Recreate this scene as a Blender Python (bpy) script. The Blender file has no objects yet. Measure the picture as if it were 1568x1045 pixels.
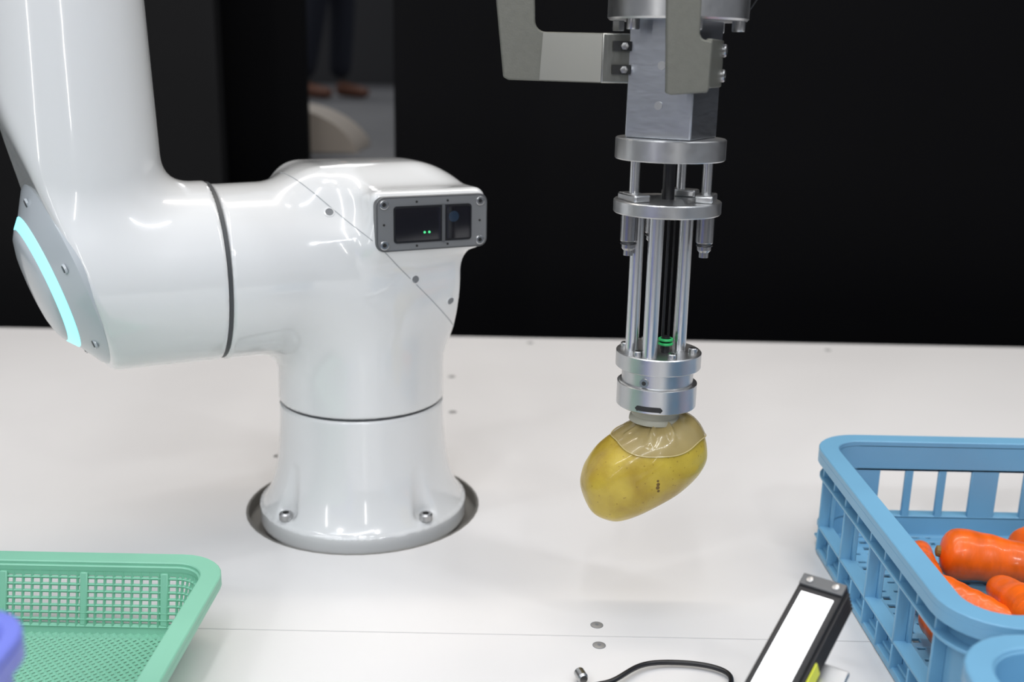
import bpy, bmesh, math, random
import numpy as np
from mathutils import Vector, Matrix, Euler, noise
from mathutils.bvhtree import BVHTree
random.seed(3)
TZ = 0.75   # table height
scene = bpy.context.scene
scene.view_settings.view_transform = 'Standard'

# ------------------------------------------------------------------ materials
def mat(name, col, rough=0.5, metal=0.0, coat=0.0, spec=0.5, emis=None, estr=0.0,
        var=0.0, vscale=20, bump=0.0, bscale=80, stretch=None, rvar=0.0, sss=0.0, alpha=1.0):
    m = bpy.data.materials.new(name); m.use_nodes = True
    nt = m.node_tree; b = nt.nodes['Principled BSDF']
    b.inputs['Base Color'].default_value = (*col, 1)
    b.inputs['Roughness'].default_value = rough
    b.inputs['Metallic'].default_value = metal
    b.inputs['Coat Weight'].default_value = coat
    b.inputs['Coat Roughness'].default_value = 0.05
    b.inputs['Specular IOR Level'].default_value = spec
    b.inputs['Subsurface Weight'].default_value = sss
    b.inputs['Alpha'].default_value = alpha
    if emis:
        b.inputs['Emission Color'].default_value = (*emis, 1)
        b.inputs['Emission Strength'].default_value = estr
    if var or bump or rvar:
        tc = nt.nodes.new('ShaderNodeTexCoord'); mp = nt.nodes.new('ShaderNodeMapping')
        nt.links.new(tc.outputs['Object'], mp.inputs['Vector'])
        if stretch: mp.inputs['Scale'].default_value = stretch
    if var:
        n = nt.nodes.new('ShaderNodeTexNoise'); n.inputs['Scale'].default_value = vscale
        n.inputs['Detail'].default_value = 5
        nt.links.new(mp.outputs[0], n.inputs['Vector'])
        r = nt.nodes.new('ShaderNodeValToRGB')
        r.color_ramp.elements[0].position = .3; r.color_ramp.elements[1].position = .7
        r.color_ramp.elements[0].color = (*[max(0, c*(1-var)) for c in col], 1)
        r.color_ramp.elements[1].color = (*[min(1, c*(1+var)) for c in col], 1)
        nt.links.new(n.outputs['Fac'], r.inputs[0]); nt.links.new(r.outputs[0], b.inputs['Base Color'])
    if rvar:
        n = nt.nodes.new('ShaderNodeTexNoise'); n.inputs['Scale'].default_value = vscale*3
        nt.links.new(mp.outputs[0], n.inputs['Vector'])
        mr = nt.nodes.new('ShaderNodeMapRange')
        mr.inputs['To Min'].default_value = max(0, rough-rvar); mr.inputs['To Max'].default_value = rough+rvar
        nt.links.new(n.outputs['Fac'], mr.inputs['Value']); nt.links.new(mr.outputs[0], b.inputs['Roughness'])
    if bump:
        n = nt.nodes.new('ShaderNodeTexNoise'); n.inputs['Scale'].default_value = bscale
        n.inputs['Detail'].default_value = 4
        nt.links.new(mp.outputs[0], n.inputs['Vector'])
        bp = nt.nodes.new('ShaderNodeBump'); bp.inputs['Strength'].default_value = bump
        bp.inputs['Distance'].default_value = 0.002
        nt.links.new(n.outputs['Fac'], bp.inputs['Height']); nt.links.new(bp.outputs[0], b.inputs['Normal'])
    return m

M_white = mat('robot_white_gloss', (.79,.80,.80), .16, coat=.9)
M_whitegrey = mat('robot_lightgrey', (.50,.54,.57), .28, coat=.5)
M_pocket = mat('screw_pocket_grey', (.20,.21,.22), .45)
M_seam = mat('seam_dark', (.06,.065,.07), .5)
M_seamlt = mat('seam_light', (.40,.42,.44), .5)
M_table = mat('table_white_laminate', (.80,.785,.775), .30, var=.02, vscale=3, spec=.45)
M_tabseam = mat('table_joint', (.60,.59,.59), .6)
M_steel = mat('machined_aluminium', (.62,.625,.63), .34, 1, rvar=.06, vscale=60)
M_box = mat('brushed_aluminium', (.46,.48,.52), .36, 1, rvar=.08, vscale=40, stretch=(1,1,6), var=.05)
M_rod = mat('turned_aluminium_rod', (.70,.71,.72), .28, 1)
M_brk = mat('bead_blasted_metal', (.18,.18,.155), .5, .45, var=.05, vscale=200, bump=.1, bscale=900)
M_brk2 = mat('bracket_brushed', (.42,.42,.39), .36, 1, rvar=.08, stretch=(8,1,1))
M_dark = mat('black_plastic', (.012,.012,.014), .35)
M_screw = mat('screw_steel', (.5,.5,.5), .3, 1)
M_screwm = mat('table_screw_steel', (.38,.37,.36), .55, .5)
M_hole = mat('hole_dark', (.02,.02,.02), .6)
M_sens = mat('sensor_plate_grey', (.15,.155,.16), .4, .5)
M_glass = mat('sensor_window', (.006,.006,.010), .05, coat=1)
M_lens = mat('lens_blue', (.012,.028,.055), .1, coat=1)
M_gled = mat('green_led', (.1,.8,.3), .4, emis=(.1,1,.35), estr=.5)
M_led = mat('cyan_led_ring', (.3,.8,.9), .4, emis=(.22,.80,.90), estr=1.35)
M_green = mat('green_cap', (.03,.5,.14), .4)
M_crate = mat('crate_blue_plastic', (.185,.43,.64), .36, var=.04, vscale=12)
M_basket = mat('basket_green_plastic', (.25,.57,.41), .4, var=.04, vscale=12)
M_violet = mat('bin_violet_plastic', (.19,.23,.75), .35)
M_bar = mat('lamp_black_housing', (.015,.015,.017), .4)
M_glow = mat('lamp_diffuser', (1,1,1), .5, emis=(1,1,1), estr=1.6)
M_yel = mat('warning_label', (.75,.78,.05), .5)
M_cup = mat('silicone_cup', (.42,.41,.33), .4)
M_black = mat('backdrop_black', (.0016,.0016,.0022), .6, spec=.08)
M_black2 = mat('partition_darkgrey', (.006,.006,.0065), .5, spec=.12)
M_floor = mat('hall_floor_grey', (.10,.10,.105), .7, var=.1, vscale=4)
M_hallwall = mat('hall_wall', (.03,.03,.033), .8)
M_beige = mat('beige_panel', (.44,.38,.32), .6)
M_shoe = mat('shoe_brown', (.14,.05,.025), .5)
M_trous = mat('trousers_navy', (.010,.012,.022), .85)
M_jack = mat('jacket_dark', (.02,.02,.025), .85)
M_skin = mat('skin', (.55,.33,.24), .5)
M_hair = mat('hair', (.01,.008,.007), .5)
M_rim = mat('hole_lip_metal', (.34,.33,.31), .4, .7)

# ------------------------------------------------------------------ builders
def empty(name, loc=(0,0,0), rz=0):
    e = bpy.data.objects.new(name, None); e.empty_display_size = .05
    scene.collection.objects.link(e); e.location = loc; e.rotation_euler = (0,0,rz); return e

def mkobj(name, vs, fs, m, parent=None, smooth=28, bevel=0, recalc=True, seg=2):
    me = bpy.data.meshes.new(name); me.from_pydata([tuple(v) for v in vs], [], [tuple(f) for f in fs])
    if recalc:
        bm = bmesh.new(); bm.from_mesh(me); bmesh.ops.recalc_face_normals(bm, faces=bm.faces); bm.to_mesh(me); bm.free()
    if smooth:
        me.polygons.foreach_set('use_smooth', [True]*len(me.polygons))
        if smooth < 180: me.set_sharp_from_angle(angle=math.radians(smooth))
    me.materials.append(m)
    o = bpy.data.objects.new(name, me); scene.collection.objects.link(o)
    if parent: o.parent = parent
    if bevel:
        md = o.modifiers.new('bevel','BEVEL'); md.width = bevel; md.segments = seg; md.limit_method='ANGLE'; md.angle_limit=math.radians(40)
    return o

def basis(d):
    d = Vector(d).normalized(); a = Vector((0,0,1)) if abs(d.z)<.9 else Vector((1,0,0))
    x = d.cross(a).normalized(); y = d.cross(x).normalized(); return x,y,d

class MB:
    def __init__(s): s.v=[]; s.f=[]
    def add(s, vs, fs):
        o=len(s.v); s.v += [Vector(v) for v in vs]; s.f += [tuple(i+o for i in f) for f in fs]; return s
    def box(s, c, sz, rot=None):
        R = rot or Matrix.Identity(3); vs=[]
        for dx in (-.5,.5):
            for dy in (-.5,.5):
                for dz in (-.5,.5): vs.append(Vector(c)+R@Vector((dx*sz[0],dy*sz[1],dz*sz[2])))
        return s.add(vs, [(0,1,3,2),(4,6,7,5),(0,4,5,1),(2,3,7,6),(0,2,6,4),(1,5,7,3)])
    def lathe(s, prof, org=(0,0,0), ax=(0,0,1), n=40):
        x,y,d = basis(ax); org=Vector(org); vs=[]; fs=[]
        for r,h in prof:
            for i in range(n):
                a=2*math.pi*i/n; vs.append(org+d*h+x*(r*math.cos(a))+y*(r*math.sin(a)))
        for k in range(len(prof)-1):
            for i in range(n):
                j=(i+1)%n; fs.append((k*n+i,k*n+j,(k+1)*n+j,(k+1)*n+i))
        if prof[0][0]>1e-6: fs.append(tuple(range(n)))
        if prof[-1][0]>1e-6: fs.append(tuple((len(prof)-1)*n+i for i in range(n)))
        return s.add(vs,fs)
    def cyl(s,p0,p1,r0,r1=None,n=32):
        p0=Vector(p0);p1=Vector(p1); return s.lathe([(r0,0),(r0 if r1 is None else r1,(p1-p0).length)],p0,p1-p0,n)
    def ringlathe(s, prof, org=(0,0,0), ax=(0,0,1), n=48):
        x,y,d = basis(ax); org=Vector(org); vs=[]; fs=[]; m=len(prof)
        for r,h in prof:
            for i in range(n):
                a=2*math.pi*i/n; vs.append(org+d*h+x*(r*math.cos(a))+y*(r*math.sin(a)))
        for k in range(m):
            for i in range(n):
                j=(i+1)%n; k2=(k+1)%m; fs.append((k*n+i,k*n+j,k2*n+j,k2*n+i))
        return s.add(vs,fs)
    def torus(s, c, ax, R, r, n=64, m=8):
        return s.ringlathe([(R+r*math.cos(2*math.pi*k/m), r*math.sin(2*math.pi*k/m)) for k in range(m)], c, ax, n)
    def prism(s, poly, y0, y1, fn=None):
        fn = fn or (lambda a,b,t:(a,t,b)); n=len(poly)
        vs=[fn(a,b,y0) for a,b in poly]+[fn(a,b,y1) for a,b in poly]
        fs=[tuple(range(n)),tuple(range(2*n-1,n-1,-1))]+[(i,(i+1)%n,n+(i+1)%n,n+i) for i in range(n)]
        return s.add(vs,fs)
    def ring(s, R, i0o, i0i, z0, z1, i1o=None, i1i=None, n=8):
        i1o = i0o if i1o is None else i1o; i1i = i0i if i1i is None else i1i
        a=rr(R,i0o,n);b=rr(R,i0i,n);c=rr(R,i1i,n);d=rr(R,i1o,n); m=len(a)
        vs=[(*p,z0) for p in a]+[(*p,z0) for p in b]+[(*p,z1) for p in c]+[(*p,z1) for p in d]
        fs=[]
        for k in range(4):
            for i in range(m):
                j=(i+1)%m;k2=(k+1)%4; fs.append((k*m+i,k*m+j,k2*m+j,k2*m+i))
        return s.add(vs,fs)
    def done(s,name,m,parent=None,**k): return mkobj(name,s.v,s.f,m,parent,**k)

def rr(R, ins=0, n=8):
    x0,x1,y0,y1,r=R; x0+=ins;x1-=ins;y0+=ins;y1-=ins;r=max(.0015,r-ins); P=[]
    for cx,cy,a0 in ((x1-r,y0+r,-90),(x1-r,y1-r,0),(x0+r,y1-r,90),(x0+r,y0+r,180)):
        for i in range(n+1):
            a=math.radians(a0+90*i/n); P.append((cx+r*math.cos(a),cy+r*math.sin(a)))
    return P

def tube(name, pts, r, m, parent=None, cyc=False):
    cu=bpy.data.curves.new(name,'CURVE'); cu.dimensions='3D'; cu.bevel_depth=r; cu.bevel_resolution=4
    sp=cu.splines.new('NURBS'); sp.points.add(len(pts)-1)
    for i,p in enumerate(pts): sp.points[i].co=(*p,1)
    sp.order_u=min(4,len(pts)); sp.use_endpoint_u=True; sp.resolution_u=8; sp.use_cyclic_u=cyc
    cu.use_fill_caps=True
    cu.materials.append(m); o=bpy.data.objects.new(name,cu); scene.collection.objects.link(o)
    if parent: o.parent=parent
    return o

# ------------------------------------------------------------------ SDF meshing
def smin(a,b,k):
    h=np.clip(.5+.5*(b-a)/k,0,1); return b*(1-h)+a*h-k*h*(1-h)
def smax(a,b,k): return -smin(-a,-b,k)
def s_cyl(x,y,z,p0,p1,r,rd=0.0,r1=None):
    p0=np.array(p0,float);p1=np.array(p1,float); L=np.linalg.norm(p1-p0); d=(p1-p0)/L
    t=(x-p0[0])*d[0]+(y-p0[1])*d[1]+(z-p0[2])*d[2]
    qx=x-p0[0]-t*d[0];qy=y-p0[1]-t*d[1];qz=z-p0[2]-t*d[2]
    rad=np.sqrt(qx*qx+qy*qy+qz*qz+1e-12)
    rr_ = r if r1 is None else r+(r1-r)*np.clip(t/L,0,1)
    a=rad-rr_+rd; b=np.abs(t-L/2)-L/2+rd
    return np.minimum(np.maximum(a,b),0)+np.sqrt(np.maximum(a,0)**2+np.maximum(b,0)**2)-rd
def s_box(x,y,z,c,h,rd):
    a=np.abs(x-c[0])-h[0]+rd;b=np.abs(y-c[1])-h[1]+rd;e=np.abs(z-c[2])-h[2]+rd
    return np.minimum(np.maximum(a,np.maximum(b,e)),0)+np.sqrt(np.maximum(a,0)**2+np.maximum(b,0)**2+np.maximum(e,0)**2)-rd

def sdf_obj(name,f,lo,hi,h,m,parent):
    ax=[np.arange(lo[i],hi[i]+h,h) for i in range(3)]
    X,Y,Z=np.meshgrid(*ax,indexing='ij'); V=f(X,Y,Z); ins=V<0
    nx,ny,nz=[s-1 for s in V.shape]
    cor=[(i,j,k) for i in (0,1) for j in (0,1) for k in (0,1)]
    cnt=sum(ins[i:i+nx,j:j+ny,k:k+nz].astype(np.int8) for i,j,k in cor)
    mask=(cnt>0)&(cnt<8); idx=np.argwhere(mask); imap=-np.ones(mask.shape,np.int64); imap[mask]=np.arange(len(idx))
    acc=np.zeros((len(idx),3)); w=np.zeros(len(idx)); O=np.array([a[0] for a in ax])
    for a in cor:
        for axn in range(3):
            if a[axn]==0:
                b=list(a); b[axn]=1
                va=V[idx[:,0]+a[0],idx[:,1]+a[1],idx[:,2]+a[2]]; vb=V[idx[:,0]+b[0],idx[:,1]+b[1],idx[:,2]+b[2]]
                s=(va<0)!=(vb<0); t=np.where(s,va/np.where(s,va-vb,1),0)
                p=idx+np.array(a); p=p.astype(float); p[:,axn]+=t
                acc[s]+=p[s]; w[s]+=1
    P=O+h*acc/w[:,None]
    e=h*.15
    for _ in range(3):
        x,y,z=P.T; v=f(x,y,z)
        g=np.stack([f(x+e,y,z)-f(x-e,y,z),f(x,y+e,z)-f(x,y-e,z),f(x,y,z+e)-f(x,y,z-e)],1)/(2*e)
        st=(v/np.maximum((g*g).sum(1),.2))[:,None]*g
        P-=np.clip(st,-h*.5,h*.5)
    F=[]
    for axn in range(3):
        n=[V.shape[0],V.shape[1],V.shape[2]]
        sl0=[slice(1,n[i]-1) for i in range(3)]; sl1=[slice(1,n[i]-1) for i in range(3)]
        sl0[axn]=slice(0,n[axn]-1); sl1[axn]=slice(1,n[axn])
        A=ins[tuple(sl0)];B=ins[tuple(sl1)]; c=np.argwhere(A!=B)
        inside=A[A!=B]; off=np.array([1,1,1]); off[axn]=0; c=c+off
        u=(axn+1)%3; v2=(axn+2)%3
        def g(du,dv):
            q=c.copy(); q[:,u]+=du; q[:,v2]+=dv; return imap[q[:,0],q[:,1],q[:,2]]
        quad=np.stack([g(-1,-1),g(0,-1),g(0,0),g(-1,0)],1)
        quad[~inside]=quad[~inside][:,::-1]; F.append(quad)
    F=np.concatenate(F); F=F[(F>=0).all(1)]
    return mkobj(name,P.tolist(),F.tolist(),m,parent,smooth=180,recalc=False)

def seam(src,co,no,r,m,name,filt=None):
    bm=bmesh.new(); bm.from_mesh(src.data)
    g=bmesh.ops.bisect_plane(bm,geom=bm.verts[:]+bm.edges[:]+bm.faces[:],plane_co=co,plane_no=no)
    mb=MB()
    for e in g['geom_cut']:
        if isinstance(e,bmesh.types.BMEdge):
            a,b=e.verts[0].co.copy(),e.verts[1].co.copy()
            if filt and not filt((a+b)/2): continue
            d=(b-a)
            if d.length<1e-5: continue
            mb.cyl(a-d*.15,b+d*.15,r,n=6)
    bm.free()
    if mb.v: mb.done(name,m,src.parent)

def socket_screw(mb, mbh, p, ax, r=.0045, h=.003):
    mb.lathe([(r,0),(r,h*.8),(r*.85,h),(r*.5,h),(r*.5,h*.4)],p,ax,20)
    d=Vector(ax).normalized(); mbh.cyl(Vector(p)+d*h*.3,Vector(p)+d*h*.5,r*.5,n=6)

# ================================================================== TABLE
RO=Vector((-.1515,1.012,TZ)); HR=.1185
tb=empty('display_table',(0,0,TZ))
x0,x1,y0,y1=-1.6,1.7,-.25,1.702
mb=MB(); cx,cy=RO.x,RO.y; hs=.16; N=64
def quadz(mb,xa,xb,ya,yb,z=0): mb.add([(xa,ya,z),(xb,ya,z),(xb,yb,z),(xa,yb,z)],[(0,1,2,3)])
quadz(mb,x0,cx-hs,y0,y1);quadz(mb,cx+hs,x1,y0,y1);quadz(mb,cx-hs,cx+hs,y0,cy-hs);quadz(mb,cx-hs,cx+hs,cy+hs,y1)
vs=[];fs=[]
for i in range(N):
    a=2*math.pi*i/N+math.pi/4; c,s=math.cos(a),math.sin(a); k=hs/max(abs(c),abs(s))
    vs+= [(cx+c*k,cy+s*k,0),(cx+c*HR,cy+s*HR,0),(cx+c*HR,cy+s*HR,-.004)]
for i in range(N):
    j=(i+1)%N; fs+=[(3*i,3*i+1,3*j+1,3*j),(3*i+1,3*i+2,3*j+2,3*j+1)]
mb.add(vs,fs)
mb.add([(x0,y0,0),(x1,y0,0),(x1,y1,0),(x0,y1,0),(x0,y0,-.03),(x1,y0,-.03),(x1,y1,-.03),(x0,y1,-.03)],[(0,1,5,4),(1,2,6,5),(2,3,7,6),(3,0,4,7),(4,5,6,7)])
mkobj('table_top',mb.v,mb.f,M_table,tb,smooth=0)
MB().box((0.05,.73,-.39),(3.1,1.85,.718)).done('cabinet',M_table,tb)
m2=MB(); m2.ringlathe([(HR+.0015,-.02),(HR+.0015,.0004),(HR-.001,.0004),(HR-.001,-.02)],(cx,cy,0)); m2.lathe([(HR,-.022),(HR,-.012)],(cx,cy,0),n=48)
m2.done('hole_lip',M_rim,tb)
m3=MB(); m3.box((.05,.7575,-.0001),(3.3,.0012,.0006)); m3.box((.05,1.698,-.0003),(3.3,.004,.0010)); m3.done('panel_joint',M_tabseam,tb)
ms,mh=MB(),MB()
for p in ((-.0875,1.47),(-.0765,1.31),(.0748,.775),(.0744,.744),(.52,1.66),(.03,1.67),(-.27,1.14)):
    ms.lathe([(.0048,-.0004),(.0048,.0003),(.0036,.0007)],(*p,0),n=24); mh.cyl((*p,.0003),(*p,.0009),.0016,n=6)
    mh.ringlathe([(.0048,-.0001),(.0053,-.0001),(.0053,.0003),(.0048,.0003)],(*p,0),n=24)
ms.done('countersunk_screws',M_screwm,tb); mh.done('screw_sockets',M_pocket,tb)

# ================================================================== ROBOT
A=math.radians(27)
rob=empty('robot_arm',RO,A)
ZH=.258; R0=.0825
def fbase(x,y,z):
    rho=np.sqrt(x*x+y*y+1e-12)
    prof=.0815+.0230*np.exp(-np.maximum(z-.008,0)/.030)
    prof=np.where(z<.010,.1055,prof)
    d=(rho-prof)*.8
    d=smax(d,np.maximum(z-.1185,-.010-z),.003)
    for wa in (-132,-44,44,136):
        a=math.radians(wa-27); c,s=math.cos(a),math.sin(a)
        d=smax(d,-s_cyl(x,y,z,(c*.101,s*.101,.015),(c*.095,s*.095,.070),.0135,.008,r1=.009),.005)
    return d
base=sdf_obj('base_pedestal',fbase,(-.115,-.115,-.014),(.115,.115,.124),.0022,M_white,rob)
ms,mh=MB(),MB()
for wa in (-132,-44,44,136):
    a=math.radians(wa-27); socket_screw(ms,mh,(math.cos(a)*.098,math.sin(a)*.098,.014),(0,0,1),.0065,.007)
ms.done('base_bolts',M_screw,rob); mh.done('base_bolt_sockets',M_hole,rob)
MB().lathe([(.0803,.115),(.0803,.124)],n=64).done('base_joint_ring',M_seam,rob)

XS=-.141
def fsh(x,y,z):
    col=s_cyl(x,y,z,(0,0,.1203),(0,0,.29),R0,.002)
    hor=s_cyl(x,y,z,(XS,0,ZH),(.078,0,ZH),R0,.004)
    hor=smax(hor,s_cyl(x,y,z,(-.22,0,ZH-.01),(.082,0,ZH),.088,.03),.01)
    d=smin(col,hor,.030)
    d=smax(d,.1203-z,.002)
    bx=s_box(x,y,z,(.036,-.03,.309),(.056,.068,.028),.010)
    top=s_box(x,y,z,(.004,.02,.312),(.078,.07,.040),.034)
    b=smin(bx,top,.03)
    d=smin(d,b,.026)
    return smax(d,XS-x,.002)
sh=sdf_obj('shoulder_housing',fsh,(-.15,-.11,.115),(.105,.11,.37),.0024,M_white,rob)
seam(sh,(.012,0,.262),(.707,0,.707),.00045,M_seamlt,'mitre_seam',lambda p:p.y<.02 and (p.z<.285 or p.x<-.02))
MB().lathe([(.0812,0),(.0812,.0030)],(XS-.0028,0,ZH),(1,0,0),64).done('joint_ring',M_seam,rob)
bv=BVHTree.FromPolygons([v.co.copy() for v in sh.data.vertices],[tuple(p.vertices) for p in sh.data.polygons])
ms,mh=MB(),MB()
for x,z in ((-.048,.316),(.024,.254),(.064,.228)):
    p,n,_,_=bv.ray_cast(Vector((x,-1,z)),Vector((0,1,0)))
    if p: ms.ringlathe([(.0050,-.001),(.0050,.0004),(.0036,.0006),(.0034,-.001)],p,n,24); mh.cyl(p-n*.0012,p+n*.00025,.0035,n=20)
ms.done('shell_screw_rims',M_white,rob); mh.done('shell_hole_shade',M_pocket,rob)  # grey discs paint in the shade inside the screw holes

XE=-.247
nrm=Vector((-.945,-.12,-.29)).normalized(); cc=Vector((-.2665,0,.262))
def fel(x,y,z):
    hor=s_cyl(x,y,z,(-.36,0,ZH),(XS-.0025,0,ZH),R0,.002)
    ver=s_cyl(x,y,z,(XE,0,.25),(XE,0,.84),.0690,.01,r1=.049)
    d=smin(hor,ver,.026)
    d=smax(d,(x-cc.x)*nrm.x+(y-cc.y)*nrm.y+(z-cc.z)*nrm.z,.007)
    d=smax(d,x-(XS-.0025),.002)
    return d
el=sdf_obj('elbow_and_upper_arm',fel,(-.35,-.1,.165),(-.13,.1,.86),.0026,M_white,rob)
MB().lathe([(.0835,-.006),(.0840,.000),(.081,.003),(.0605,.0150),(.060,.0150)],cc,nrm,72).done('cap_bezel',M_whitegrey,rob)
MB().lathe([(.0605,.011),(.0605,.0155),(.0530,.0215),(.051,.022)],cc,nrm,72).done('led_light_ring',M_led,rob)
MB().lathe([(.0525,.014),(.0512,.0225),(.045,.0260),(.034,.0285),(.018,.030),(0.0,.0305)],cc,nrm,72).done('cap_disc',M_whitegrey,rob,smooth=60)
ms,mh=MB(),MB()
bx_,by_,bd_=basis(nrm)
for k in range(6):
    a=math.radians(60*k+18); r=.0735
    p=cc+bx_*(r*math.cos(a))+by_*(r*math.sin(a))+nrm*.0065
    ms.lathe([(.0045,0),(.0045,.002),(.003,.002)],p,nrm,16); mh.cyl(p+nrm*.0018,p+nrm*.0026,.003,n=12)
ms.done('cap_screw_rims',M_whitegrey,rob); mh.done('cap_screws',M_seam,rob)
inv=Matrix.Rotation(-A,3,'Z')
G=Vector((.1195,.82,TZ))            # gripper axis
gl=inv@(Vector((G.x,G.y,TZ))-RO)
wr=Vector((gl.x,gl.y,.80))
def ffa(x,y,z):
    d=s_cyl(x,y,z,(XE,0,.78),(XE,0,.93),.066,.03)
    d=smin(d,s_cyl(x,y,z,(XE,0,.87),(wr.x,wr.y,.80),.062,.03,r1=.05),.03)
    d=smin(d,s_cyl(x,y,z,(wr.x,wr.y,.665),(wr.x,wr.y,.86),.05,.01),.03)
    return d
lo=(min(XE,wr.x)-.09,min(0,wr.y)-.09,.64);hi=(max(XE,wr.x)+.09,max(0,wr.y)+.09,.96)
sdf_obj('forearm_and_wrist',ffa,lo,hi,.006,M_white,rob)
def rrp(x0,x1,z0,z1,r,n=6): return rr((x0,x1,z0,z1,r),0,n)
YF=-.098
MB().prism(rrp(-.018,.090,.2835,.3325,.008),YF-.0035,YF+.004).done('sensor_plate',M_sens,rob,bevel=.0006)
MB().prism(rrp(-.0165,.0885,.285,.331,.007),YF-.0042,YF-.003).done('sensor_plate_inner',mat('plate_edge',(.25,.255,.26),.4,.4),rob)
MB().prism(rrp(-.002,.0735,.291,.3240,.003),YF-.0050,YF-.0035).done('sensor_window_frame',M_dark,rob)
MB().prism(rrp(-.0005,.0425,.293,.322,.002),YF-.0055,YF-.0045).prism(rrp(.0485,.072,.293,.322,.002),YF-.0055,YF-.0045).done('sensor_windows',M_glass,rob)
MB().prism(rrp(.044,.047,.290,.3245,.001),YF-.0058,YF-.004).done('window_divider',M_sens,rob)
MB().cyl((.0555,YF-.0059,.313),(.0555,YF-.005,.313),.0050,n=32).done('lens_glint',M_lens,rob)
MB().cyl((.027,YF-.0060,.300),(.027,YF-.005,.300),.0011,n=12).cyl((.0315,YF-.0060,.300),(.0315,YF-.005,.300),.0011,n=12).done('status_leds',M_gled,rob)
ms,mh=MB(),MB()
for p in ((-.011,.290),(-.011,.326),(.082,.290),(.082,.326)): socket_screw(ms,mh,(p[0],YF-.004,p[1]),(0,-1,0),.0042,.002)
for p in ((.02,.288),(.05,.288),(.02,.3275),(.05,.3275),(-.011,.308),(.082,.308)): mh.cyl((p[0],YF-.0046,p[1]),(p[0],YF-.004,p[1]),.0011,n=10)
ms.done('plate_screws',M_screw,rob); mh.done('plate_screw_sockets',M_hole,rob)

# ================================================================== GRIPPER
gr=empty('suction_gripper',G,0)
th=math.radians(-31.3)
Rb=Matrix.Rotation(th,3,'Z')
MB().box((0,0,.4405),(.0535,.0535,.09),Rb).done('box_body',M_box,gr,bevel=.0012)
m=MB()
nl=Rb@Vector((0,-1,0)); ctr=nl*.0268
m.cyl(ctr+Vector((0.001,0,.449)),ctr+nl*.0008+Vector((0.001,0,.449)),.0032,n=20)
m.cyl(ctr+Vector((0,0,.420)),ctr+nl*.0006+Vector((0,0,.420)),.0032,n=20); m.done('box_dowels',M_steel,gr)
MB().lathe([(.0418,.379),(.0426,.3798),(.0426,.3945),(.0418,.3953)],n=72).done('upper_flange',M_steel,gr)
MB().lathe([(.051,.4815),(.0525,.483),(.0525,.53),(.05,.532),(.05,.64)],n=72).done('tool_mount',M_steel,gr)
m=MB()
for k in range(6):
    a=math.radians(60*k-150+8); m.lathe([(.0046,.474),(.0050,.475),(.0050,.483)],(math.cos(a)*.046,math.sin(a)*.046,0),n=6 if k%2 else 20)
m.done('mount_bolts',M_screw,gr)
m=MB()
for a in (-157,-18,62):
    a=math.radians(a); c,s=math.cos(a)*.030,math.sin(a)*.030
    m.cyl((c,s,.352),(c,s,.381),.0038,n=24)
m.done('standoff_pins',M_rod,gr)
MB().lathe([(.0412,.3375),(.042,.3383),(.042,.3468),(.0412,.3476)],n=72).done('middle_disc',M_steel,gr)
m=MB()
for a in (-157,-18,62):
    R=Matrix.Rotation(math.radians(a+90),3,'Z'); c=Vector((math.cos(math.radians(a))*.030,math.sin(math.radians(a))*.030,.3505))
    m.box(c,(.028,.014,.006),R)
m.done('clamp_blocks',M_steel,gr,bevel=.0015)
m=MB();m2=MB()
for a in (-158,-29,100):
    a=math.radians(a); c,s=math.cos(a)*.0325,math.sin(a)*.0325
    m.lathe([(.0068,.340),(.0068,.317),(.0055,.3155),(.0055,.311),(.0037,.309),(.0037,.305)],(c,s,0),n=28)
    m2.torus((c,s,.3145),(0,0,1),.0057,.0007,32)
m.done('spring_bushings',mat('bushing_steel',(.42,.42,.43),.25,1),gr); m2.done('bushing_orings',M_dark,gr)
m=MB()
for x,y,r in ((-.0225,-.004,.0053),(-.0105,-.0235,.0058),(.0165,.001,.0055)):
    m.cyl((x,y,.224),(x,y,.340),r,n=32)
m.done('guide_rods',M_rod,gr)
MB().cyl((.001,.004,.34),(.001,.004,.39),.0050,n=20).cyl((.003,.004,.222),(.003,.004,.34),.0012,n=16).cyl((.008,.006,.23),(.008,.006,.34),.0008,n=12).done('air_tube',M_dark,gr)
m=MB(); m.torus((.0040,-.008,.2330),(0,0,1),.005,.0012,32).torus((.0040,-.008,.2365),(0,0,1),.005,.0012,32); m.done('green_tube_fitting',M_green,gr)
MB().lathe([(.0035,.224),(.0035,.239)],(.0040,-.008,0),n=20).done('fitting_core',M_dark,gr)
MB().lathe([(.0337,.2120),(.0345,.2128),(.0345,.2247),(.0337,.2255)],n=72).done('lower_flange',M_steel,gr)
MB().lathe([(.029,.198),(.029,.213)],n=72).done('cup_neck_ring',M_steel,gr)
ms,mh=MB(),MB()
for k in range(6):
    a=math.radians(60*k-75); socket_screw(ms,mh,(math.cos(a)*.0275,math.sin(a)*.0275,.2255),(0,0,1),.0038,.004)
ms.done('flange_screws',M_screw,gr); mh.done('flange_screw_sockets',M_hole,gr)
MB().lathe([(.0315,.1795),(.0325,.1803),(.0325,.1990),(.0315,.1998),(.029,.2005)],n=72).done('cup_holder',M_steel,gr)
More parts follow.
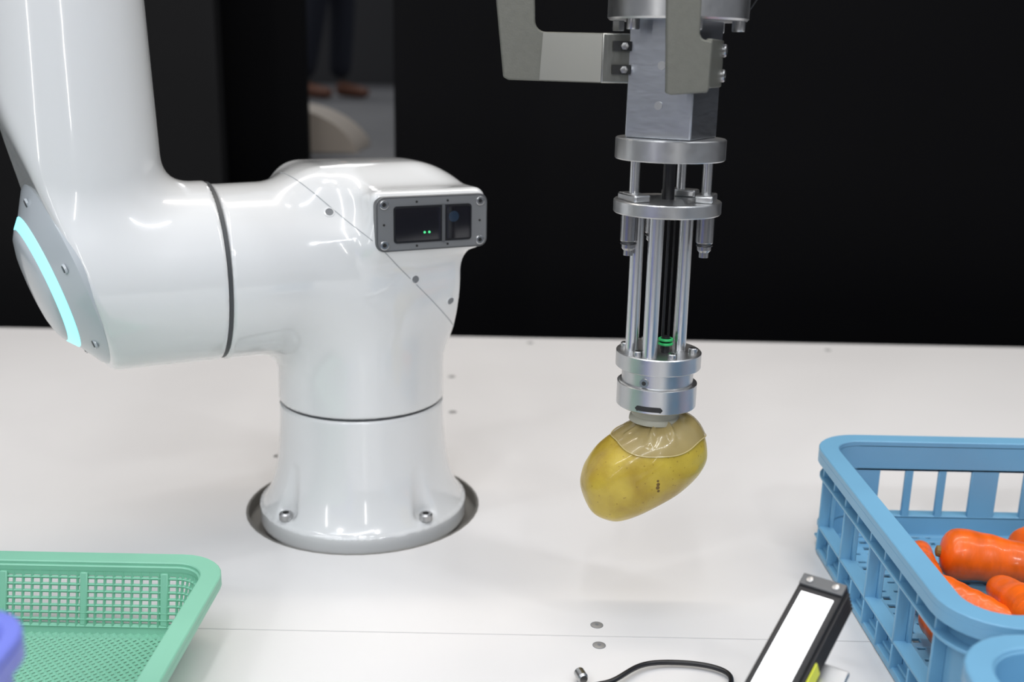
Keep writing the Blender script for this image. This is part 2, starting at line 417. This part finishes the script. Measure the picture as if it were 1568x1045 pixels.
def arcband(R,a0,a1,z0,z1,dr):
    mb=MB();n=14;vs=[];fs=[]
    zc=(z0+z1)/2;hz=(z1-z0)/2
    for i in range(n+1):
        t=i/n; u=2*t-1; e=math.sqrt(max(0,1-max(0,(abs(u)-.75)/.25)**2)); a=math.radians(a0+(a1-a0)*t)
        for rad in (R-.002,R+dr):
            for s in (-1,1): vs.append((rad*math.cos(a),rad*math.sin(a),zc+s*hz*max(.05,e)))
    for i in range(n):
        o=4*i;q=o+4; fs+=[(o+2,q+2,q+3,o+3),(o,o+1,q+1,q),(o,q,q+2,o+2),(o+1,o+3,q+3,q+1)]
    return mb.add(vs,fs)
arcband(.0325,-128,-88,.1815,.1862,.0003).done('holder_slot',M_hole,gr)
arcband(.0325,-125,-91,.1810,.1822,.0006).done('slot_lip',M_rod,gr)
a=math.radians(-118); MB().cyl((.0285*math.cos(a),.0285*math.sin(a),.2045),(.0303*math.cos(a),.0303*math.sin(a),.2045),.0036,n=20).done('set_screw',M_screw,gr)
MB().cyl((.029*math.cos(a),.029*math.sin(a),.2045),(.0306*math.cos(a),.0306*math.sin(a),.2045),.0018,n=8).done('set_screw_socket',M_hole,gr)
MB().lathe([(.0195,.181),(.0195,.171),(.021,.169),(.0215,.166),(.012,.162)],n=48).done('suction_cup_neck',M_cup,gr)
def fil(cx_,cz_,r,a0,a1,n=6): return [(cx_+r*math.cos(math.radians(a0+(a1-a0)*i/n)),cz_+r*math.sin(math.radians(a0+(a1-a0)*i/n))) for i in range(n+1)]
poly=[(-.130,.4385),(-.126,.4365),(-.056,.4355),(-.056,.4715)]+fil(-.099,.4795,.008,270,185)+[(-.110,.56),(-.118,.60),(-.143,.60),(-.139,.52)]
MB().prism(poly,-.014,-.008).done('left_bracket_limb',M_brk,gr,bevel=.0012)
MB().prism([(-.103,.4370),(-.057,.4362),(-.057,.4708),(-.097,.4708),(-.101,.4716)],-.0148,-.0138).done('left_bracket_face',M_brk2,gr)
MB().box((-.044,-.009,.4535),(.028,.005,.036),Matrix.Rotation(math.radians(16),3,'Z')).done('left_bracket_tab',M_brk2,gr,bevel=.001)
m=MB();m2=MB()
for z in (.4625,.4455):
    m2.box((-.042,-.0125,z),(.014,.0015,.007),Matrix.Rotation(math.radians(16),3,'Z')); 
    m.lathe([(.0022,0),(.0022,.005),(.0012,.0052)],(-.0395,-.0122,z),(-.2,-1,0),16); m.lathe([(.0030,0),(.0030,.0025)],(-.0395,-.012,z),(-.2,-1,0),6)
m.done('left_tab_screws',M_screw,gr); m2.done('left_tab_slots',M_hole,gr)
poly=[(-.014,.4300),(-.010,.4290),(.0155,.4310),(.0165,.4345),(.0165,.466),(.0095,.4675),(.0075,.471),(.007,.56),(.008,.60),(-.018,.60),(-.0185,.52)]
MB().prism(poly,-.060,-.054).done('right_bracket_limb',M_brk,gr,bevel=.0012)
p0=Vector((.0145,-.057));p1=Vector((.0315,-.0115));d=p1-p0; mid=(p0+p1)/2
MB().box((mid.x,mid.y,.451),(d.length,.005,.034),Matrix.Rotation(math.atan2(d.y,d.x),3,'Z')).done('right_bracket_arm',M_brk,gr,bevel=.0012)
m=MB();m2=MB()
for z in (.4605,.4425):
    dd=Vector((.94,-.35,0)); p=Vector((.0285,-.015,z)); socket_screw(m,m2,p+dd*.002,dd,.0048,.005); m.cyl(p-dd*.004,p+dd*.003,.006,n=20)
m.done('right_arm_screws',M_screw,gr); m2.done('right_arm_sockets',M_hole,gr)
MB().box((-.088,-.011,.585),(.12,.008,.03)).box((-.005,-.040,.585),(.024,.04,.03)).done('bracket_bridge',M_brk,gr,bevel=.001)
MB().cyl((0,0,.60),(0,0,.663),.046).done('wrist_flange',M_white,gr)
tube('sensor_wire',[(.050,.0,.485),(.058,-.01,.500),(.071,0,.52),(.075,0,.54),(.06,.02,.60)],.0006,M_dark,gr)

# ================================================================== POTATO
pot=empty('potato',(G.x-.0080,G.y,TZ+.1250),0)
bm=bmesh.new(); bmesh.ops.create_icosphere(bm,subdivisions=6,radius=1)
Rp=Matrix.Rotation(math.radians(-30),3,'Y')@Matrix.Rotation(math.radians(8),3,'Z')
def sq(t,e): return math.copysign(abs(t)**e,t)
for v in bm.verts:
    p=v.co.copy()
    k=1+.05*noise.noise(p*1.3+Vector((3,1,2)))+.02*noise.noise(p*3.1)
    ex=.78; s_=Vector((sq(p.x,ex),sq(p.y,.95),sq(p.z,ex)))
    q=Vector((s_.x*.0560,s_.y*.0385,s_.z*.0350))*k
    q.z+=.002*math.cos(p.x*2.2)-.001
    q.x+=.18*q.z
    v.co=Rp@q
for _ in range(13): bmesh.ops.smooth_vert(bm,verts=bm.verts,factor=.5,use_axis_x=True,use_axis_y=True,use_axis_z=True)
pbv=BVHTree.FromBMesh(bm)
me=bpy.data.meshes.new('potato_skin'); bm.to_mesh(me); bm.free()
me.polygons.foreach_set('use_smooth',[True]*len(me.polygons))
ob=bpy.data.objects.new('potato_skin',me); scene.collection.objects.link(ob); ob.parent=pot
cup=Vector((.0100,-.003,.040))
cdir=cup.normalized(); ux=(Vector((1,0,0))-cdir*cdir.x).normalized(); uy=cdir.cross(ux)
vs=[];fs=[];NA=120;NR=30
for r_ in range(NR+1):
    for i in range(NA):
        a=2*math.pi*i/NA; fm=math.radians(54-8*math.cos(a)+2.2*math.sin(3*a+.6)+1.4*math.sin(5*a))
        f_=fm*r_/NR+1e-4
        d=cdir*math.cos(f_)+(ux*math.cos(a)+uy*math.sin(a))*math.sin(f_)
        p,n,_,_=pbv.ray_cast(d*.15,-d)
        q=r_/NR
        fold=.0032*math.exp(-((a-4.45)/.10)**2)+.0026*math.exp(-((a-5.10)/.09)**2)+.0020*math.exp(-((a-3.5)/.10)**2)
        lift=.0008+.0006*abs(math.sin(2*a+.5))*q+fold*math.sin(math.pi*min(1,q*1.2))**.8
        vs.append(p+n*lift)
for r_ in range(NR):
    for i in range(NA): j=(i+1)%NA; fs.append((r_*NA+i,r_*NA+j,(r_+1)*NA+j,(r_+1)*NA+i))
M_film=mat('silicone_film',(.50,.40,.19),.22,coat=.6,var=.05,vscale=60,bump=.12,bscale=60,alpha=.62)
o2=mkobj('suction_skirt',vs,fs,M_film,pot,smooth=180)
# slightly thicker rolled edge of the skirt
m=MB(); edge=[vs[NR*NA+i] for i in range(NA)]
for i in range(NA): m.cyl(edge[i],edge[(i+1)%NA],.0005,n=6)
m.done('skirt_edge',mat('silicone_edge',(.55,.45,.2),.3,coat=.4),pot)
mp=mat('potato_skin',(.42,.30,.035),.34,coat=.3,bump=.2,bscale=160)
nt=mp.node_tree;b=nt.nodes['Principled BSDF']
tc=nt.nodes.new('ShaderNodeTexCoord')
n1=nt.nodes.new('ShaderNodeTexNoise');n1.inputs['Scale'].default_value=28;n1.inputs['Detail'].default_value=6
vo=nt.nodes.new('ShaderNodeTexVoronoi');vo.inputs['Scale'].default_value=210
for n in (n1,vo): nt.links.new(tc.outputs['Object'],n.inputs['Vector'])
cr=nt.nodes.new('ShaderNodeValToRGB');e=cr.color_ramp.elements;e[0].position=.3;e[0].color=(.36,.235,.022,1);e[1].position=.68;e[1].color=(.62,.47,.055,1)
nt.links.new(n1.outputs['Fac'],cr.inputs[0])
c2=nt.nodes.new('ShaderNodeValToRGB');e=c2.color_ramp.elements;e[0].position=.09;e[0].color=(.42,.32,.2,1);e[1].position=.18;e[1].color=(1,1,1,1)
nt.links.new(vo.outputs['Distance'],c2.inputs[0])
mx=nt.nodes.new('ShaderNodeMixRGB');mx.blend_type='MULTIPLY';mx.inputs[0].default_value=.5
nt.links.new(cr.outputs[0],mx.inputs[1]);nt.links.new(c2.outputs[0],mx.inputs[2]);nt.links.new(mx.outputs[0],b.inputs['Base Color'])
me.materials.append(mp)
m=MB()
for (x,z,s) in ((.0080,.001,.7),(.0084,-.002,1.0),(.0082,-.005,1.1),(.0090,-.008,.8)):
    p,n,_,_=pbv.ray_cast(Vector((x,-1,z)),Vector((0,1,0)))
    m.lathe([(0.0016*s,-.0010),(.0015*s,.0000),(.0009*s,.0002),(0,.0003)],p,n,12)
m.done('potato_eye',mat('potato_eye',(.15,.09,.02),.7),pot)

# ================================================================== CRATES
def crate(name,x0,x1,y0,y1,h,rc=.045):
    e=empty(name,((x0+x1)/2,(y0+y1)/2,TZ+.001)); hx=(x1-x0)/2;hy=(y1-y0)/2
    R=(-hx,hx,-hy,hy,rc); m=MB()
    m.ring(R,0,.018,h-.006,h)
    m.ring(R,0,.003,h-.014,h-.005)
    m.ring(R,.0135,.018,h-.030,h-.004,)
    m.ring(R,.003,.018,h-.030,h-.027)
    m.ring(R,.0145,.018,.006,.028,)
    m.ring(R,.006,.0180,0,.006)
    m.ring(R,.005,.018,.026,.029)
    wz0,wz1=.026,h-.028; zc=(wz0+wz1)/2; zh=wz1-wz0
    def shell(ci):
        P=rr(R,.0140,8);Q=rr(R,.0180,8); o=ci*9; vs=[];fs=[]
        for i in range(9):
            vs+=[(*P[o+i],wz0),(*Q[o+i],wz0),(*Q[o+i],wz1),(*P[o+i],wz1)]
        for i in range(8):
            for k in range(4): a=4*i+k;b=4*i+(k+1)%4; fs.append((a,b,b+4,a+4))
        m.add(vs,fs)
    for c in range(4): shell(c)
    def side(L,fn,big):
        L2=L/2-rc
        if big:
            n=max(1,round(2*L2/.062)); st=2*L2/n; xs=[(-L2+i*st,.009) for i in range(n+1)]
        else:
            xs=[(-L2+.011,.024)];x=-L2+.023;k=0
            while x+.0245<L2-.01:
                w=.0075 if k%3!=2 else .026
                xs.append((x+.0245+w/2,w)); x+=.0245+w; k+=1
            xs.append(((x+L2)/2,max(.004,L2-x)))
        for x,w in xs: fn(x,w,zc,zh+.002)
        k=int(2*L2/.031)
        for i in range(k+1): fn(-L2+i*2*L2/k,.0022,h-.018,.021,True)
        if big:
            for i in range(0,n+1): fn(-L2+i*st,.0028,zc,zh,True)
            for i in range(0,2*n+1): fn(-L2+i*st/2,.0022,.015,.022,True)
    def mk(axis,sgn):
        def fn(t,w,z,hh,fl=False):
            d=.0160 if not fl else .0095; th=.0038 if not fl else .010
            if axis=='x': m.box((t,sgn*(hy-d),z),(w,th,hh))
            else: m.box((sgn*(hx-d),t,z),(th,w,hh))
        return fn
    side(2*hx,mk('x',1),False);side(2*hx,mk('x',-1),False);side(2*hy,mk('y',-1),True);side(2*hy,mk('y',1),True)
    F=(-hx+.017,hx-.017,-hy+.017,hy-.017)
    n=int((F[1]-F[0])/.0135)
    for i in range(n+1):
        x=F[0]+(F[1]-F[0])*i/n; m.box((x,0,.0075),(.0075 if i%4 else .013,F[3]-F[2],.003))
    n=int((F[3]-F[2])/.0135)
    for i in range(n+1):
        y=F[2]+(F[3]-F[2])*i/n; m.box((0,y,.0078),(F[1]-F[0],.0075 if i%4 else .013,.003))
    m.done('crate_body',M_crate,e,bevel=.0007,seg=1)
    return e
crate('plastic_crate',.289,.79,.598,.958,.105)
def bin_(name,x0,x1,y0,y1,h,rc,m_,lip=.014,rz=0):
    e=empty(name,((x0+x1)/2,(y0+y1)/2,TZ+.001),rz); hx=(x1-x0)/2;hy=(y1-y0)/2; R=(-hx,hx,-hy,hy,rc); m=MB()
    m.ring(R,lip*.85,lip*1.0+.003,.004,h-.002); 
    m.ring(R,0,lip+.002,h-.004,h); m.ring(R,0,.003,h-.014,h-.003); m.ring(R,.004,lip,h*.45,h*.45+.003)
    P=rr(R,lip*.9); m.prism(P,0.0,.005,lambda a,b,t:(a,b,t))
    m.done('bin_body',m_,e,bevel=.0016); return e
bin_('blue_storage_bin',.262,.66,.30,.570,.118,.05,M_crate)
bin_('violet_storage_bin',-.52,-.2140,.14,.434,.20,.028,M_violet,lip=.007)

M_car=mat('carrot_orange',(.84,.135,.006),.33,coat=.2,spec=.4,var=.18,vscale=35,bump=.25,bscale=60,stretch=(3,1,1))
M_cstub=mat('carrot_stub',(.22,.15,.04),.7)
ci=0
def carrot(p,yaw,pitch,L,r):
    global ci
    e=bpy.data.objects.new('carrot',None); scene.collection.objects.link(e)
    e.location=(p[0],p[1],TZ+p[2]); e.rotation_euler=(0,math.radians(pitch),math.radians(yaw)); e.empty_display_size=.02
    n=40;k=60;vs=[];fs=[];sd=Vector((ci*3.1,1,2)); ci+=1
    for i in range(k+1):
        t=i/k; x=(t-.5)*L
        rad=r*(1-.52*t)*(math.sqrt(max(0,1-((.11-t)/.11)**2)) if t<.11 else 1)*(math.sqrt(max(0,1-((t-.88)/.12)**2)) if t>.88 else 1)
        rad*=1+.016*math.sin(t*44+ci)+.06*noise.noise(Vector((t*5,0,0))+sd)
        for j in range(n):
            a=2*math.pi*j/n; rr_=rad*(1+.05*noise.noise(Vector((math.cos(a),math.sin(a),t*5))+sd))
            vs.append((x,rr_*math.cos(a)+.05*L*math.sin(t*3)*.5,rr_*math.sin(a)))
    for i in range(k):
        for j in range(n): q=(j+1)%n; fs.append((i*n+j,i*n+q,(i+1)*n+q,(i+1)*n+j))
    mkobj('root',vs,fs,M_car,e,smooth=180)
    MB().lathe([(r*.22,-.001),(r*.20,.002),(r*.1,.003)],(-L*.5,.0,0),(-1,0,0),12).done('stem_stub',M_cstub,e)
carrot((.450,.826,.036),-14,3,.145,.0240)
carrot((.417,.728,.041),97,6,.140,.0250)
carrot((.360,.822,.031),74,0,.100,.0200)
carrot((.374,.760,.030),-45,0,.080,.0205)
carrot((.510,.887,.034),35,0,.12,.023)
carrot((.485,.745,.035),-70,0,.13,.023)
carrot((.344,.700,.029),100,0,.11,.019)

# ================================================================== GREEN BASKET
def gbasket():
    x0,x1,y0,y1,h,rc=-.64,-.2215,.45,.768,.060,.040
    e=empty('green_basket',((x0+x1)/2,(y0+y1)/2,TZ+.001),0); hx=(x1-x0)/2;hy=(y1-y0)/2; R=(-hx,hx,-hy,hy,rc); m=MB()
    m.ring(R,0,.016,h-.005,h); m.ring(R,0,.0025,h-.010,h-.004)
    m.ring(R,.015,.0175,h-.012,h-.003)
    m.ring(R,.028,.031,.002,.012,i1o=.0255,i1i=.0285)
    m.ring(R,.028,.036,0,.004)
    for sx in (-1,1):
        for t in np.linspace(-hy+.045,hy-.045,5):
            zc=(.010+h-.008)/2; R3=Matrix.Rotation(sx*.24,3,'Y'); m.box((sx*(hx-.022),t,zc),(.0045,.006,h-.018),R3)
    for sy in (-1,1):
        for t in np.linspace(-hx+.05,hx-.05,6):
            R3=Matrix.Rotation(-sy*.24,3,'X'); m.box((t,sy*(hy-.022),(.010+h-.008)/2),(.006,.0045,h-.018),R3)
    m.done('basket_rim',M_basket,e,bevel=.0008,seg=1)
    rows=8
    vs=[];fs=[]
    P0=rr(R,.0285,8);P1=rr(R,.016,8); cnt=[max(1,round((Vector(P1[i])-Vector(P1[(i+1)%len(P1)])).length/.0072)) for i in range(len(P1))]
    def samp(P):
        o=[]
        for i in range(len(P)):
            a=Vector(P[i]);b=Vector(P[(i+1)%len(P)]); o+=[a+(b-a)*k/cnt[i] for k in range(cnt[i])]
        return o
    S0,S1=samp(P0),samp(P1); N=len(S0)
    for r_ in range(rows+1):
        t=r_/rows; z=.010+(h-.018)*t
        for i in range(N): p=S0[i]*(1-t)+S1[i]*t; vs.append((p.x,p.y,z))
    for r_ in range(rows):
        for i in range(N): j=(i+1)%N; fs.append((r_*N+i,r_*N+j,(r_+1)*N+j,(r_+1)*N+i))
    o=mkobj('perforated_wall',vs,fs,M_basket,e,smooth=0)
    w=o.modifiers.new('w','WIREFRAME'); w.thickness=.0036; w.use_even_offset=False
    fx,fy=hx-.030,hy-.030; nx_=int(2*fx/.0065);ny_=int(2*fy/.0065); vs=[];fs=[]
    for i in range(nx_+1):
        for j in range(ny_+1): vs.append((-fx+2*fx*i/nx_,-fy+2*fy*j/ny_,.004))
    for i in range(nx_):
        for j in range(ny_): a=i*(ny_+1)+j; fs.append((a,a+1,a+ny_+2,a+ny_+1))
    bm=bmesh.new(); bv=[bm.verts.new(v) for v in vs]
    for f in fs: bm.faces.new([bv[i] for i in f])
    bmesh.ops.poke(bm,faces=bm.faces[:])
    ed=[q for q in bm.edges if len(q.link_faces)==2 and (abs(q.verts[0].co.x-q.verts[1].co.x)<1e-6 or abs(q.verts[0].co.y-q.verts[1].co.y)<1e-6)]
    bmesh.ops.dissolve_edges(bm,edges=ed,use_verts=False)
    me=bpy.data.meshes.new('basket_floor'); bm.to_mesh(me); bm.free(); me.materials.append(M_basket)
    o=bpy.data.objects.new('basket_floor',me); scene.collection.objects.link(o); o.parent=e
    w=o.modifiers.new('w','WIREFRAME'); w.thickness=.0030; w.use_even_offset=False
gbasket()

# ================================================================== LED BAR LAMP
pa=Vector((.2115,.630,.1195));pb=Vector((.119,.514,.0415))
lamp=empty('led_bar_lamp',(pa.x,pa.y,TZ+.001))
dv=(pa-pb).normalized()
fn_=Vector((-.55,-.62,.56)); fn_=(fn_-dv*fn_.dot(dv)).normalized()
sdv=dv.cross(fn_).normalized()
Rm=Matrix((sdv,dv,fn_)).transposed()
off=Vector((pa.x,pa.y,0)); L=(pa-pb).length; mid=(pa+pb)/2-off
def lb(mb,cx_,cy_,cz_,sx,sy,sz): mb.box(mid+Rm@Vector((cx_,cy_,cz_)),(sx,sy,sz),Rm)
m=MB(); lb(m,0,0,-.010,.030,L,.020)
for k in range(5): lb(m,.0155,0,-.004-.0035*k,.003,L-.004,.0016); lb(m,-.0155,0,-.004-.0035*k,.003,L-.004,.0016)
m.done('housing',M_bar,lamp,bevel=.0006)
m=MB(); lb(m,0,-.006,.0004,.022,L-.016,.0012); m.done('diffuser',M_glow,lamp)
m=MB(); lb(m,0,L/2-.0045,.001,.030,.009,.002); m.done('end_cap',M_sens,lamp,bevel=.0004)
m=MB()
for s in (-1,1): p=mid+Rm@Vector((s*.009,L/2-.0045,.002)); m.lathe([(.0022,0),(.0022,.0008),(.0010,.001)],p,fn_,16)
m.done('end_screws',M_screw,lamp)
sgn = 1 if (sdv.x>0) else -1
m=MB(); lb(m,sgn*.0178,.016,-.010,.0010,.018,.011); m.done('warning_sticker',M_yel,lamp)
m=MB(); lb(m,sgn*.024,.026,-.020,.018,.018,.004)
foot=mid+Rm@Vector((sgn*.029,.026,-.021)); m.cyl((foot.x,foot.y,0.004),foot,.006,n=20); m.lathe([(.015,0),(.015,.004),(.014,.005)],(foot.x,foot.y,0),n=32)
m.done('mounting_stand',M_steel,lamp,bevel=.0008)

cb=empty('power_cable',(.1,.70,TZ+.001))
def rel(P): return [(x-.1,y-.70,z) for x,y,z in P]
tube('cable',rel([(.052,.66,.003),(.056,.676,.003),(.064,.683,.003),(.078,.684,.004),(.090,.694,.006),(.105,.712,.004),(.130,.716,.003),(.155,.713,.003),(.171,.703,.003),(.170,.688,.003),(.155,.66,.003),(.130,.60,.003),(.112,.55,.006),(.108,.515,.018),(.119,.510,.030)]),.0020,M_dark,cb)
tube('cable_loop',rel([(.052,.66,.0025),(.062,.678,.0025),(.078,.684,.0025),(.100,.677,.0025),(.12,.64,.0025)]),.0022,M_dark,cb)
MB().lathe([(.0042,0),(.0042,.008),(.003,.010)],(.0555-.1,.696-.70,.005),(.3,-1,0),20).done('connector',M_screw,cb)

# ================================================================== HALL / BACKDROP
def wall(name,xa,xb,ya,yb,za,zb,m): return MB().box(((xa+xb)/2,(ya+yb)/2,(za+zb)/2),(xb-xa,yb-ya,zb-za)).done(name,m,None)
wall('floor',-8,8,-4,10,-.05,0,M_floor)
wall('wall_back',-8,8,9.6,9.7,0,4.5,M_hallwall)
wall('black_backdrop_panel',-.229,3.4,2.0,2.04,0,2.9,M_black)
wall('dark_partition_panel',-3.2,-.552,1.98,2.02,0,2.9,M_black2)
wall('black_divider_panel',-.66,-.452,2.30,2.33,0,2.9,M_black)
wall('raised_platform',-4,2.5,2.45,9.5,0,TZ+.225,M_floor)
wall('light_display_panel',-.98,-.55,8.8,8.9,TZ+.225,4,mat('panel_grey',(.15,.15,.155),.7))
ce=empty('curved_counter_panel',(-.60,2.60,TZ+.225))
pts=[(-.02,0),(-.02,.125),(.01,.116)]+[(.01+.20*math.sin(a),.110*math.cos(a)**1.3) for a in np.linspace(.15,math.pi/2-.001,14)]
MB().prism([(a*1.0,max(0,b)) for a,b in pts],0,.25).done('curved_panel',M_beige,ce)

per=empty('standing_visitor',(-1.03,6.0,TZ+.225),math.radians(65))
def skinned(name,joints,edges,m,parent):
    me=bpy.data.meshes.new(name); me.from_pydata([j[0] for j in joints],edges,[]); me.materials.append(m)
    o=bpy.data.objects.new(name,me); scene.collection.objects.link(o); o.parent=parent
    o.modifiers.new('skin','SKIN'); sv=me.skin_vertices[0].data
    for i,j in enumerate(joints):
        r=j[1]; sv[i].radius=r if isinstance(r,tuple) else (r,r); sv[i].use_root=(i==0)
    s=o.modifiers.new('sub','SUBSURF'); s.levels=2;s.render_levels=2
    o.modifiers['skin'].use_smooth_shade=True
    return o
J=[((0,0,.93),(.15,.11)),((.09,0,.86),.095),((.10,-.01,.5),.078),((.10,.02,.10),.066),
   ((-.09,0,.86),.095),((-.11,.03,.5),.078),((-.14,.10,.10),.066)]
skinned('trousers',J,[(0,1),(1,2),(2,3),(0,4),(4,5),(5,6)],M_trous,per)
J=[((0,0,1.0),(.16,.11)),((0,0,1.2),(.16,.11)),((0,0,1.38),(.17,.10)),((0,0,1.46),(.06,.06)),
   ((.19,0,1.38),.06),((.24,.02,1.12),.045),((.20,-.12,.92),.035),((-.19,0,1.38),.06),((-.24,.02,1.12),.045),((-.20,-.12,.92),.035)]
skinned('jacket',J,[(0,1),(1,2),(2,3),(2,4),(4,5),(5,6),(2,7),(7,8),(8,9)],M_jack,per)
J=[((0,0,1.46),.05),((0,-.01,1.54),.055),((0,-.015,1.60),.080),((0,-.01,1.67),.078),((0,-.095,1.585),.014)]
skinned('head',J,[(0,1),(1,2),(2,3),(2,4)],M_skin,per)
skinned('hair',[((0,.01,1.70),.085),((0,.035,1.63),.075)],[(0,1)],M_hair,per)
for sx in (1,-1):
    J=[((.2*sx,-.12,.92),.03),((.2*sx,-.15,.86),(.035,.018)),((.2*sx,-.16,.81),(.032,.014))]; E=[(0,1),(1,2)]
    for k in range(4):
        b0=len(J); J+=[((.2*sx+(k-1.5)*.018,-.165,.78),.009),((.2*sx+(k-1.5)*.019,-.16,.745-.004*abs(k-1.5)),.008)]; E+=[(2,b0),(b0,b0+1)]
    b0=len(J); J+=[((.2*sx-.04*sx,-.17,.85),.011),((.2*sx-.05*sx,-.18,.82),.009)]; E+=[(1,b0),(b0,b0+1)]
    skinned('hand',J,E,M_skin,per)
for (fx,fy) in ((.10,.02),(-.14,.10)):
    skinned('shoe',[((fx,fy+.02,.06),(.045,.05)),((fx,fy-.08,.045),(.045,.04)),((fx,fy-.19,.035),(.045,.03))],[(0,1),(1,2)],M_shoe,per)

# ================================================================== LIGHT
w=bpy.data.worlds.new('hall_ambient'); scene.world=w; w.use_nodes=True
nt=w.node_tree; bg=nt.nodes['Background']; tc=nt.nodes.new('ShaderNodeTexCoord'); sx=nt.nodes.new('ShaderNodeSeparateXYZ')
nt.links.new(tc.outputs['Generated'],sx.inputs[0]); cr=nt.nodes.new('ShaderNodeValToRGB'); mr=nt.nodes.new('ShaderNodeMapRange')
mr.inputs['From Min'].default_value=-1; nt.links.new(sx.outputs['Z'],mr.inputs['Value']); nt.links.new(mr.outputs[0],cr.inputs[0])
e=cr.color_ramp.elements; e[0].position=.48;e[0].color=(.13,.13,.14,1); e[1].position=.78;e[1].color=(.63,.67,.73,1)
nt.links.new(cr.outputs[0],bg.inputs[0]); bg.inputs[1].default_value=.68
def area(name,loc,sx_,sy_,P,col=(1,1,1),tgt=None):
    l=bpy.data.lights.new(name,'AREA'); l.shape='RECTANGLE'; l.size=sx_; l.size_y=sy_; l.energy=P; l.color=col
    o=bpy.data.objects.new(name,l); scene.collection.objects.link(o); o.location=loc
    t=Vector(tgt) if tgt else Vector((loc[0],loc[1],0)); d=t-Vector(loc)
    o.rotation_euler=d.to_track_quat('-Z','Y').to_euler(); return o
area('ceiling_light_strip',(-1.2,.2,3.2),.06,2.4,12,(.97,.98,1),(-.1,.9,TZ))
area('ceiling_light_strip',(-.1,.0,3.3),.06,2.4,14,(.97,.98,1),(0,.9,TZ))
area('ceiling_light_strip',(1.2,.3,3.2),.06,2.4,14,(.97,.98,1),(.1,.9,TZ))
area('ceiling_light_strip',(.0,1.6,3.0),2.4,.10,22,(1,.90,.79))
area('ceiling_light_strip',(-.4,-1.4,2.8),2.4,.08,16,(.90,.93,1),(0,.7,TZ))
area('added_streak_light',(-2.1,-1.6,1.75),.05,1.5,5,(1,.99,.97),(-.2,.9,1.1))  # tall lights added behind the camera for vertical streaks on casing and metal
area('added_streak_light',(.5,-2.6,1.9),.06,1.5,6,(1,.99,.97),(0,.9,1.1))
area('added_glint_light',(-.9,-1.0,2.2),.12,.12,4,(1,.99,.97),(-.2,.9,1.0))  # small bright lights added only to put glints on the robot casing
area('added_glint_light',(.7,-.9,2.4),.12,.12,4,(1,.99,.97),(0,.9,1.0))
area('hall_light',(-1.5,6,4.0),2,2,42,(1,.98,.95))

# ================================================================== CAMERA
cam=bpy.data.cameras.new('camera'); co=bpy.data.objects.new('camera',cam); scene.collection.objects.link(co)
cam.sensor_width=36; cam.lens=36*1600/1568
co.matrix_world=Matrix.Translation((0,0,TZ+.45))@(Euler((math.radians(75),0,0)).to_matrix().to_4x4())@Matrix.Rotation(math.radians(1.12),4,'Z')
cam.dof.use_dof=True; cam.dof.focus_distance=.84; cam.dof.aperture_fstop=4.5
cam.clip_start=.02
scene.camera=co
